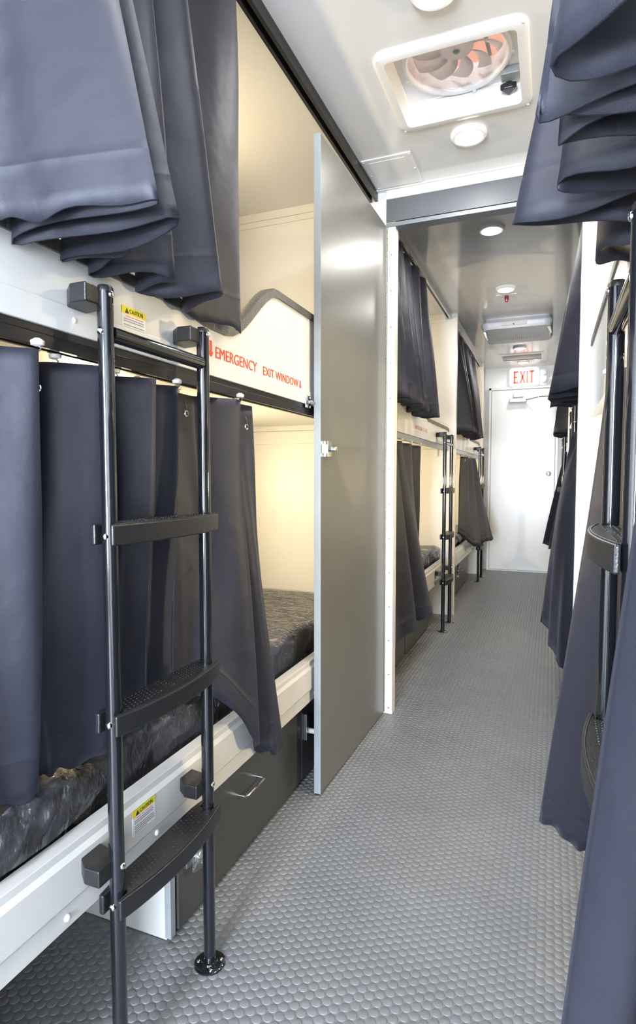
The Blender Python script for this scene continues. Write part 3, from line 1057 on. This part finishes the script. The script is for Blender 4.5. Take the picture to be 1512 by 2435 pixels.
# ---------------------------------------------------------------- mattresses
def mattress(s, y0, y1, zb, label, wrap=True, h=.125, seed=1):
    x0, x1 = side(s, .058), side(s, .79)
    root = thing('mattress', ((x0 + x1) / 2, (y0 + y1) / 2, zb), label, 'mattress', 'plastic-wrapped mattresses')
    sg = -1 if s == 'L' else 1

    def shell(off, amp, sd):
        rng = np.random.RandomState(sd)
        ny, nx = 90, 34
        a, b = x0 - sg * off * 1.4, x1
        prof = []
        r = .035
        # cross-section from the front bottom, up over the rounded edge, across the top
        for t in np.linspace(0, 1, 10):
            prof.append((a, zb + (h - r) * t, 1))
        for t in np.linspace(.15, 1, 7):
            q = t * PI / 2
            prof.append((a + sg * r * (1 - math.cos(q)), zb + h - r + r * math.sin(q) + off, 1))
        for t in np.linspace(.06, 1, 16):
            prof.append((a + sg * (r + (abs(b - a) - r) * t), zb + h + off, 1 - t))
        vs, fs = [], []
        ph = rng.rand(12) * 6.28
        for j in range(ny):
            y = y0 + (y1 - y0) * j / (ny - 1)
            for i, (x, z, e) in enumerate(prof):
                d = amp * (math.sin(y * 21 + i * .45 + ph[0]) + .7 * math.sin(y * 43 - i * .8 + ph[1]) + .5 * math.sin(y * 77 + i * 1.1 + ph[2])) * (.35 + .65 * e)
                endf = min(1, (y - y0) / .05, (y1 - y) / .05)
                zz = z + (d if i > 9 else 0) - (1 - max(0, endf)) * .012
                xx = x - sg * (d if i <= 12 else 0)
                vs.append((xx, y, max(zz, zb + .0005)))
        n = len(prof)
        for j in range(ny - 1):
            for i in range(n - 1):
                fs.append((j * n + i, j * n + i + 1, (j + 1) * n + i + 1, (j + 1) * n + i))
        return vs, fs, n, ny
    vs, fs, n, ny = shell(0, .0015, seed)
    fs.append(tuple(range(n))); fs.append(tuple((ny - 1) * n + i for i in range(n)))
    k = len(vs)
    vs += [(x1, y0, zb), (x1, y1, zb)]
    fs.append((0, k, k + 1, (ny - 1) * n))
    fs.append((n - 1, k, 0)); fs.append(((ny - 1) * n + n - 1, k + 1, (ny - 1) * n))
    fs.append((n - 1, ny * n - 1, k + 1, k))
    obj('mattress_body', MB().add(vs, fs), 'mattress', root, smooth=True)
    if wrap:
        vs, fs, n, ny = shell(.004, .0035, seed + 5)
        obj('plastic_wrap', MB().add(vs, fs), 'film', root, smooth=True, label='clear crinkled plastic film')
    return root


for s, ds in (('L', 'left'), ('R', 'right')):
    for (a, b), wd in zip(SEC, ('nearest', 'middle', 'farthest')):
        mattress(s, a + .01, b - .01, .406, 'navy plastic-wrapped mattress on the %s %s lower bunk' % (wd, ds), True, seed=int(a * 10))
        mattress(s, a + .01, b - .01, 1.311, 'mattress on the %s %s upper bunk behind the guard board' % (wd, ds), False, h=.06, seed=int(a * 10) + 3)

# loose bag of clear plastic slumping over the near end of the first mattress
def bag():
    rng = np.random.RandomState(2)
    nu, nv = 60, 26
    vs, fs = [], []
    for j in range(nu):
        u = j / (nu - 1)
        y = .46 + .40 * u
        sw = math.sin(PI * min(1, u * 1.02)) ** .45 if u < 1 else 0
        for i in range(nv):
            v = i / (nv - 1)
            ang = -.2 + v * 1.9
            rr = .055 * sw + .012
            x = -.752 - .050 + math.cos(ang) * rr * 1.0 - max(0, v - .6) * .12
            z = .478 + math.sin(ang) * rr * 1.15
            w_ = .003 * math.sin(u * 30 + v * 9) + .002 * math.sin(u * 55 - v * 17)
            vs.append((x + w_, y, z + w_))
    for j in range(nu - 1):
        for i in range(nv - 1):
            fs.append((j * nv + i, j * nv + i + 1, (j + 1) * nv + i + 1, (j + 1) * nv + i))
    o = obj('plastic_bag_end', MB().add(vs, fs), 'film', None, smooth=True)
    tag(o, 'bulging end of a clear plastic bag on the nearest left mattress, lower left', 'plastic bag')


bag()


# ---------------------------------------------------------------- drawers and lockers under the lower bunks
def handle(mb, x, ya, yb, z, sg, out=.026):
    r = .0035
    pts = [(x, ya, z), (x + sg * out * .8, ya, z), (x + sg * out, ya + .006, z), (x + sg * out, yb - .006, z), (x + sg * out * .8, yb, z), (x, yb, z)]
    return mb.tube(pts, r, 8)


def hasp(x, y, z, sg, parent):
    o = obj('hasp_plate', MB().box(x, x + sg * .010, y, y + .020, z - .045, z + .045), 'steel', parent, .001, label='grey latch plate')
    for dz in (.012, -.010):
        obj('slot', MB().box(x + sg * .0100, x + sg * .0106, y + .008, y + .013, z + dz - .007, z + dz + .008), 'gap', o)  # slot drawn as a dark block, its shade put into the colour
    obj('lock_barrel', MB().tube([(x + sg * .004, y + .030, z - .022), (x + sg * .030, y + .030, z - .022)], .009, 14), 'vent', o, smooth=True)
    return o


def underbed(s, fronts, sides, label):
    """fronts: (y0,y1,kind,handle_y,hasp_y)"""
    sg = 1 if s == 'L' else -1
    ys = [f[0] for f in fronts] + [f[1] for f in fronts]
    root = thing('drawer_unit', (side(s, .25), (min(ys) + max(ys)) / 2, 0), label, 'drawers', 'storage under the lower bunks')
    x = side(s, .047)
    obj('carcass', MB().box(side(s, .070), side(s, .62), min(ys) + .004, max(ys) - .004, .004, .300), 'drawer', root)
    for (y0, y1, hy, py) in fronts:
        d = obj('drawer_front', MB().box(x, side(s, .066), y0, y1, .018, .308), 'drawer', root, .001)
        if hy is not None:
            obj('handle', handle(MB(), x, hy, hy + .108, .193, sg), 'chrome', d, smooth=True)
        if py is not None:
            hasp(x, py, .195, sg, d)
    obj('gap_strip', MB().box(side(s, .062), side(s, .068), min(ys), max(ys), .0, .018), 'gap', root)  # dark strip painted as the shaded gap below the fronts
    for (y, a, b) in sides:
        obj('side_panel', MB().box(side(s, a), side(s, b), y, y + .014, .002, .30), 'white', root, .001, label='white side panel')
        obj('runner_channel', MB().box(side(s, .050), side(s, .066), y - .006, y + .012, .012, .30), 'edge', root, .001)
    return root


underbed('L', [(1.070, 1.772, 1.345, 1.090), (1.782, 2.470, None, 1.80)], [(1.050, .066, .78)],
         'charcoal drawer fronts under the nearest left bunk, left of the open door')
underbed('L', [(2.56, 3.292, 2.88, None), (3.305, 3.990, 3.62, 3.34)], [(3.992, .055, .78)],
         'charcoal drawer fronts under the middle left bunk')
underbed('L', [(4.53, 5.155, 4.60, None), (5.165, 5.94, 5.45, 5.20)], [(5.945, .055, .78)], 'charcoal drawer fronts under the farthest left bunk')
underbed('R', [(1.07, 1.772, 1.30, None), (1.782, 2.470, None, None)], [(1.050, .066, .78)], 'charcoal drawer fronts under the nearest right bunk')
underbed('R', [(3.1, 3.8, 3.3, None), (3.81, 4.46, None, None)], [], 'charcoal drawer fronts under the middle right bunk')
underbed('R', [(5.1, 5.8, 5.3, None), (5.81, 6.48, None, None)], [], 'charcoal drawer fronts under the farthest right bunk')
# small plastic bags tied to the hasps
def hangbag(x, y, z, label):
    vs, fs = [], []
    nu, nv = 14, 12
    for j in range(nu):
        v = j / (nu - 1)
        r = .006 + .022 * math.sin(PI * min(1, v * .8)) + .002 * math.sin(j * 2.3)
        for i in range(nv):
            a = 2 * PI * i / nv
            rr = r * (1 + .25 * math.sin(3 * a + j))
            vs.append((x + rr * .45 * math.cos(a), y + rr * math.sin(a), z - v * .10))
    for j in range(nu - 1):
        for i in range(nv):
            k = (i + 1) % nv
            fs.append((j * nv + i, j * nv + k, (j + 1) * nv + k, (j + 1) * nv + i))
    tag(obj('plastic_bag', MB().add(vs, fs), 'film', None, smooth=True), label, 'plastic bag', 'small bags hung on the drawer latches')


hangbag(-.745, 3.385, .275, 'small clear bag hanging on the latch of the middle left drawers')
hangbag(-.745, 5.245, .290, 'small clear bag hanging on the latch of the farthest left drawers')
hangbag(-.748, 1.125, .235, 'small clear bag on the latch behind the nearest ladder bottom step')


# ---------------------------------------------------------------- ceiling lamps
def lamp(y, label, pw=1.0):
    root = thing('ceiling_light', (-.295, y, CZ - .022), label, 'ceiling light', 'round lamps along the aisle ceiling')
    c = (-.295, y, CZ)
    obj('ring', MB().lathe([(.062, 0), (.063, -.008), (.056, -.016), (.048, -.016), (.048, -.004)], c, (0, 0, 1), 36), 'lampring', root, smooth=True)
    obj('lens', MB().lathe([(.048, -.006), (.047, -.015), (.035, -.021), (.015, -.0235), (.002, -.024)], c, (0, 0, 1), 36), 'lampw', root, smooth=True)
    l = area('lamp_glow', (-.295, y, CZ - .027), (0, 0, 0),   .09, .09, LAMP_W * pw, (1.0, .975, .93), True)
    return root


for y, lb in zip(LAMP_Y, ('round ceiling lamp behind the viewer', 'round ceiling lamp above the viewer', 'round ceiling lamp above the top edge, before the fan vent',
                          'bright round ceiling lamp between the fan vent and the header', 'round ceiling lamp just beyond the header',
                          'round ceiling lamp above the small dark red sensor', 'round ceiling lamp before the far vent', 'round ceiling lamp closest to the exit sign')):
    lamp(y, lb, .6 if y > 6 else 1.0)


# warm bunk reading lamps on the outer walls
def bunklamp(s, y, z, label, power=BUNK_W):
    sg = 1 if s == 'L' else -1
    wx = WL if s == 'L' else WR
    root = thing('reading_lamp', (wx + sg * .01, y, z - .03), label, 'lamp', 'warm lamps inside the bunks')
    obj('base', MB().lathe([(.04, 0), (.04, .010), (.034, .014)], (wx, y, z), (sg, 0, 0), 24), 'lampring', root, smooth=True)
    obj('lens', MB().lathe([(.032, .012), (.031, .020), (.02, .026), (.002, .028)], (wx, y, z), (sg, 0, 0), 24), 'warmlens', root, smooth=True)
    area('bunk_glow', (wx + sg * .034, y, z), (0, -PI / 2 * sg, 0), .06, .06, power, (1.0, .80, .48), True)


for s, ds in (('L', 'left'), ('R', 'right')):
    for (a, b), wd in zip(SEC, ('nearest', 'middle', 'farthest')):
        for z, lv, pw in ((1.02, 'lower', 1.0), (1.98, 'upper', .6)):
            bunklamp(s, b - (.85 if wd == 'nearest' else .7), z, 'warm round lamp inside the %s %s %s bunk' % (wd, ds, lv), BUNK_W * pw * (1.0 if wd == 'nearest' else .6))


# ---------------------------------------------------------------- roof fan vent
def rrect(x0, x1, y0, y1, r, n=6):
    out = []
    for cx, cy, a0 in ((x1 - r, y1 - r, 0), (x0 + r, y1 - r, 90), (x0 + r, y0 + r, 180), (x1 - r, y0 + r, 270)):
        for i in range(n + 1):
            a = math.radians(a0 + 90 * i / n)
            out.append((cx + r * math.cos(a), cy + r * math.sin(a)))
    return out


def fan_vent():
    x0, x1, y0, y1 = VX0, VX1, *V1Y
    cx, cy = (x0 + x1) / 2, (y0 + y1) / 2
    root = thing('roof_vent_fan', (cx, cy, CZ - .01), 'square white roof vent with a round fan in the ceiling, upper right', 'vent fan')
    o_ = rrect(x0 - .029, x1 + .032, y0 - .038, y1 + .028, .045)
    i_ = rrect(x0, x1, y0, y1, .018)
    n = len(o_)
    o2 = rrect(x0 - .022, x1 + .025, y0 - .031, y1 + .021, .040)
    vs = [(p[0], p[1], CZ) for p in o_] + [(p[0], p[1], CZ - .006) for p in o_] + [(p[0], p[1], CZ - .010) for p in o2] + [(p[0], p[1], CZ - .010) for p in i_] + [(p[0], p[1], CZ + .085) for p in i_]
    fs = []
    for k in range(4):
        for i in range(n):
            j = (i + 1) % n
            fs.append((k * n + i, k * n + j, (k + 1) * n + j, (k + 1) * n + i))
    obj('flange', MB().add(vs, fs), 'vent', root, smooth=True)
    for x, y in ((x0 - .014, y0 - .018), (x1 + .018, y0 - .018), (x0 - .014, y1 + .014), (x1 + .018, y1 + .014)):
        obj('screw', MB().dome((x, y, CZ - .010), .004, .002, (0, 0, -1)), 'vent', root)
    # plate with round opening, ring, screen, fan
    zc = CZ + .070
    R = .150
    ring_i = [(cx + R * math.cos(t), cy + R * math.sin(t)) for t in np.linspace(0, 2 * PI, 4 * 7, endpoint=False) + 2 * PI / 56]
    sq = rrect(x0 + .001, x1 - .001, y0 + .001, y1 - .001, .017)
    nn = len(sq)
    ring_i = [(cx + R * math.cos(math.atan2(p[1] - cy, p[0] - cx)), cy + R * math.sin(math.atan2(p[1] - cy, p[0] - cx))) for p in sq]
    # refine: interpolate to 56 points
    def dense(L, k=4):
        out = []
        for i in range(len(L)):
            a, b = L[i], L[(i + 1) % len(L)]
            for t in range(k):
                out.append((a[0] + (b[0] - a[0]) * t / k, a[1] + (b[1] - a[1]) * t / k))
        return out
    sq = dense(sq)
    ci = [(cx + R * math.cos(math.atan2(p[1] - cy, p[0] - cx)), cy + R * math.sin(math.atan2(p[1] - cy, p[0] - cx))) for p in sq]
    nn = len(sq)
    vs = [(p[0], p[1], zc) for p in sq] + [(p[0], p[1], zc) for p in ci] + [(p[0], p[1], zc + .05) for p in ci]
    fs = []
    for k in range(2):
        for i in range(nn):
            j = (i + 1) % nn
            fs.append((k * nn + i, k * nn + j, (k + 1) * nn + j, (k + 1) * nn + i))
    obj('shroud', MB().add(vs, fs), 'vent', root)
    pts = [(cx + (R + .006) * math.cos(t), cy + (R + .006) * math.sin(t), zc - .004) for t in np.linspace(0, 2 * PI, 49)]
    obj('screen_ring', MB().tube(pts, .009, 10, caps=False), 'vent', root, smooth=True)
    for a in (-1.9, 1.35, .1, 2.9):
        obj('ring_clip', MB().tube([(cx + (R + .014) * math.cos(a), cy + (R + .014) * math.sin(a), zc - .014), (cx + (R + .014) * math.cos(a), cy + (R + .014) * math.sin(a), zc)], .006, 10), 'vent', root, smooth=True)
    obj('insect_screen', MB().lathe([(R - .001, 0), (R - .001, .0005)], (cx, cy, zc + .002), (0, 0, 1), 40), 'screen', root)
    obj('hub', MB().lathe([(.012, 0), (.046, .004), (.052, .012), (.052, .04)], (cx, cy, zc + .018), (0, 0, 1), 32), 'fan', root, smooth=True)
    obj('hub_cap', MB().lathe([(.008, 0), (.010, .003), (.010, .006)], (cx, cy, zc + .014), (0, 0, 1), 16), 'beam', root, smooth=True)
    for k in range(10):
        a0 = 2 * PI * k / 10
        bl = []
        for i in range(7):
            u = i / 6
            rr = .050 + (R - .012 - .050) * u
            sweep = .38 * u * u
            wd = .26 - .06 * u
            pa = []
            for t_, zz in ((-wd, .006), (0, .016), (wd, .030)):
                a = a0 + sweep + t_
                pa.append((cx + rr * math.cos(a), cy + rr * math.sin(a), zc + .018 + zz * (1 - .3 * u)))
            bl += pa
        fs = []
        for i in range(6):
            for j in range(2):
                fs.append((i * 3 + j, i * 3 + j + 1, (i + 1) * 3 + j + 1, (i + 1) * 3 + j))
        b = obj('blade', MB().add(bl, fs), 'fan', root, smooth=True)
        b.modifiers.new('s', 'SOLIDIFY').thickness = .002
    # crank knob and switch box in the far right corner
    obj('switch_box', MB().box(x1 - .062, x1 - .006, y1 - .075, y1 - .035, CZ + .045, CZ + .069), 'edge', root, .002, label='small grey switch plate')
    kn = MB()
    kc = (x1 - .040, y1 - .030)
    kn.lathe([(.009, 0), (.009, .03)], (kc[0], kc[1], CZ + .038), (0, 0, 1), 16)
    kn.prism([(kc[0] - .026, kc[1] - .010), (kc[0] - .012, kc[1] - .016), (kc[0] + .012, kc[1] - .016), (kc[0] + .026, kc[1] - .010), (kc[0] + .014, kc[1] + .008), (kc[0], kc[1] + .026), (kc[0] - .014, kc[1] + .008)], 'z', CZ + .020, CZ + .038)
    obj('crank_knob', kn, 'blackplas', root, .003, label='black crank knob')
    # upstand through the roof and the raised lid
    st = MB()
    ou = rrect(x0 - .01, x1 + .01, y0 - .01, y1 + .01, .02)
    nn = len(ou)
    vs = [(p[0], p[1], CZ + TH) for p in ou] + [(p[0], p[1], CZ + .16) for p in ou]
    st.add(vs, [(i, (i + 1) % nn, nn + (i + 1) % nn, nn + i) for i in range(nn)])
    obj('roof_collar', st, 'vent', root)
    obj('lid_arm', MB().tube([(x1 - .10, y1 - .02, CZ + .15), (cx + .05, cy - .02, CZ + .26)], .006, 8).tube([(x1 - .02, y0 + .10, CZ + .15), (cx + .12, cy - .02, CZ + .26)], .006, 8), 'beam', root)


fan_vent()


# far small vent
def small_vent():
    x0, x1, y0, y1 = VX0, VX1, *V2Y
    root = thing('roof_vent', ((x0 + x1) / 2, (y0 + y1) / 2, CZ - .01), 'small rectangular ceiling vent before the exit sign', 'vent')
    b = MB()
    for a in ((x0 - .03, x1 + .03, y0 - .03, y0), (x0 - .03, x1 + .03, y1, y1 + .03), (x0 - .03, x0, y0, y1), (x1, x1 + .03, y0, y1)):
        b.box(a[0], a[1], a[2], a[3], CZ - .010, CZ)
    obj('flange', b, 'vent', root, .003)
    b = MB()
    for a in ((x0, x1, y0 - .004, y0), (x0, x1, y1, y1 + .004), (x0 - .004, x0, y0, y1), (x1, x1 + .004, y0, y1)):
        b.box(a[0], a[1], a[2], a[3], CZ - .008, CZ + .12)
    obj('well', b, 'acw', root)
    obj('lid', MB().box(x0 - .02, x1 + .02, y0 - .02, y1 + .02, CZ + .12, CZ + .13), 'acw', root)
    obj('crank_knob', MB().lathe([(.03, 0), (.03, .012), (.01, .02), (.01, .06)], (x1 - .06, y0 + .06, CZ + .01), (0, 0, 1), 12), 'blackplas', root)


small_vent()


# access plate beside the header, on the ceiling
t = thing('ceiling_access_plate', (-.61, 2.34, CZ - .005), 'thin square white plate screwed to the ceiling beside the header', 'access panel')
obj('plate', MB().box(-.705, -.512, 2.218, 2.452, CZ - .004, CZ), 'vent', t, .0015)
obj('inner_edge', MB().box(-.680, -.540, 2.240, 2.4415, CZ - .0052, CZ - .004), 'vent', t, .0006)
for x in (-.698, -.520):
    for y in (2.228, 2.335, 2.444):
        obj('screw', MB().dome((x, y, CZ - .004), .0035, .002, (0, 0, -1)), 'vent', t)

# sensor below the fourth lamp
t = thing('ceiling_sensor', (-.30, 4.16, CZ - .05), 'small white ceiling plate with a dark red sensor bulb', 'sensor')
obj('mount_plate', MB().box(-.365, -.235, 4.13, 4.19, CZ - .006, CZ), 'vent', t, .002)
obj('sensor_bulb', MB().lathe([(.012, 0), (.014, -.015), (.010, -.035), (.003, -.04)], (-.30, 4.16, CZ - .006), (0, 0, 1), 16), 'maroon', t, smooth=True)


# ---------------------------------------------------------------- ceiling air conditioner
def aircon():
    root = thing('air_conditioner', (-.27, 4.97, CZ - .09), 'pale grey ceiling air conditioner with rounded front', 'air conditioner')
    x0, x1, y0, y1 = -.525, -.010, 4.70, 5.25
    n = 8
    body = rrect(x0, x1, y0, y1, .06, n)
    lo = rrect(x0 + .012, x1 - .012, y0 + .012, y1 - .012, .05, n)
    hi = rrect(x0 + .02, x1 - .02, y0 + .035, y1 - .02, .05, n)
    k = len(body)
    Z = CZ
    rows = [(hi, Z), (hi, Z - .006), (body, Z - .038), (body, Z - .052), (lo, Z - .085)]
    vs, fs = [], []
    for p, z in rows:
        vs += [(a[0], a[1], z) for a in p]
    for r in range(len(rows) - 1):
        for i in range(k):
            j = (i + 1) % k
            fs.append((r * k + i, r * k + j, (r + 1) * k + j, (r + 1) * k + i))
    fs.append(tuple(range(k)))
    fs.append(tuple((len(rows) - 1) * k + i for i in range(k)))
    obj('casing', MB().add(vs, fs), 'acw', root, smooth=True)
    gr = MB()
    for i in range(22):
        x = x0 + .10 + i * .0145
        gr.box(x, x + .006, y0 + .30, y0 + .42, Z - .0875, Z - .084)
    obj('grille', gr, 'accream', root)
    obj('front_panel', MB().box(-.375, -.19, y0 - .003, y0 + .03, Z - .068, Z - .042), 'acw', root, .002)
    obj('front_button', MB().lathe([(.006, 0), (.005, .003)], (-.285, y0 - .002, Z - .060), (0, -1, 0), 12), 'beam', root)
    for x, m in ((x0 + .02, 'steel'), (x1 - .03, 'accream')):
        obj('side_vane', MB().prism([(x - .012, Z - .085), (x + .014, Z - .085), (x + .026, Z - .135), (x + .012, Z - .14)], 'y', y0 + .06, y0 + .14), m, root, .003)


aircon()


# ---------------------------------------------------------------- end wall: door, sign, closer
YE = 6.90


def end_door():
    r = sroot('door_2', (-.30, YE, 0))
    obj('door_leaf', MB().box(-.632, .035, YE - .03, YE - .001, .012, 2.012), 'white', r, .002)
    b = MB().box(-.662, -.638, YE - .040, YE - .001, 0, 2.045).box(.041, .065, YE - .040, YE - .001, 0, 2.045).box(-.662, .065, YE - .040, YE - .001, 2.020, 2.045)
    obj('door_frame', b, 'white', r, .002)
    obj('knob', MB().lathe([(.028, 0), (.028, .004), (.010, .008), (.010, .03), (.024, .04), (.028, .052), (.022, .064), (.003, .067)], (-.024, YE - .03, 1.09), (0, -1, 0), 24), 'chrome', r, smooth=True)
    obj('threshold', MB().box(-.66, .06, YE - .06, YE - .001, 0, .010), 'white', r, .001)


end_door()
t = thing('door_closer', (-.32, YE - .06, 1.85), 'silver hydraulic closer arm at the top of the end door', 'door closer')
obj('closer_body', MB().box(-.445, -.265, YE - .085, YE - .031, 1.868, 1.912), 'steel', t, .008)
obj('closer_arm', MB().tube([(-.275, YE - .06, 1.895), (-.14, YE - .20, 1.905)], .007, 8).tube([(-.14, YE - .20, 1.905), (.0, YE - .05, 1.93)], .006, 8), 'steel', t, smooth=True)
obj('closer_bracket', MB().box(-.40, -.30, YE - .070, YE - .031, 1.93, 1.995), 'vent', t, .003)


def exit_sign():
    t = thing('exit_sign', (-.30, YE - .03, 2.03), 'lit white exit sign with red letters over the end door', 'exit sign')
    obj('sign_box', MB().prism(rrect(-.448, -.142, 2.048, 2.245, .03), 'y', YE - .065, YE - .001), 'exitface', t, .004)
    fr = ((-.400, YE - .0655, 2.076), (1, 0, 0), (0, 0, 1), (0, -1, 0))
    # condensed sans capitals drawn as strokes
    b = MB()
    def st(x0, z0, x1, z1, w_=.018):
        X = lambda u: -.400 + u * .208
        Zf = lambda v: 2.078 + v * .130
        a = Vector((X(x0), 0, Zf(z0))); c = Vector((X(x1), 0, Zf(z1)))
        d = (c - a).normalized(); q = Vector((-d.z, 0, d.x)) * w_ / 2
        y_0, y_1 = YE - .0685, YE - .065
        P = [a - q, c - q, c + q, a + q]
        b.add([(p.x, y_0, p.z) for p in P] + [(p.x, y_1, p.z) for p in P], [(0, 1, 2, 3), (7, 6, 5, 4), (0, 4, 5, 1), (1, 5, 6, 2), (2, 6, 7, 3), (3, 7, 4, 0)])
    # E
    st(.03, 0, .03, 1); st(.0, .95, .22, .95); st(.0, .5, .18, .5); st(.0, .05, .22, .05)
    # X
    st(.32, 0, .54, 1); st(.54, 0, .32, 1)
    # I
    st(.66, 0, .66, 1)
    # T
    st(.76, .95, 1.0, .95); st(.88, 0, .88, 1)
    obj('exit_lettering', b, 'exitred', t, label='red word EXIT')
    obj('mount_canopy', MB().box(-.36, -.23, YE - .05, YE - .001, 2.245, CZ - .001), 'vent', t, .002)
    for z in (2.19, 2.11):
        obj('emergency_lamp_head', MB().lathe([(.018, 0), (.032, .03), (.034, .045), (.03, .048)], (-.095, YE - .02, z), (0, -1, 0), 20), 'vent', t, smooth=True)
    obj('lamp_stalk', MB().box(-.14, -.06, YE - .03, YE - .001, 2.05, 2.22), 'vent', t, .004)


exit_sign()
print('objects', len(bpy.data.objects))
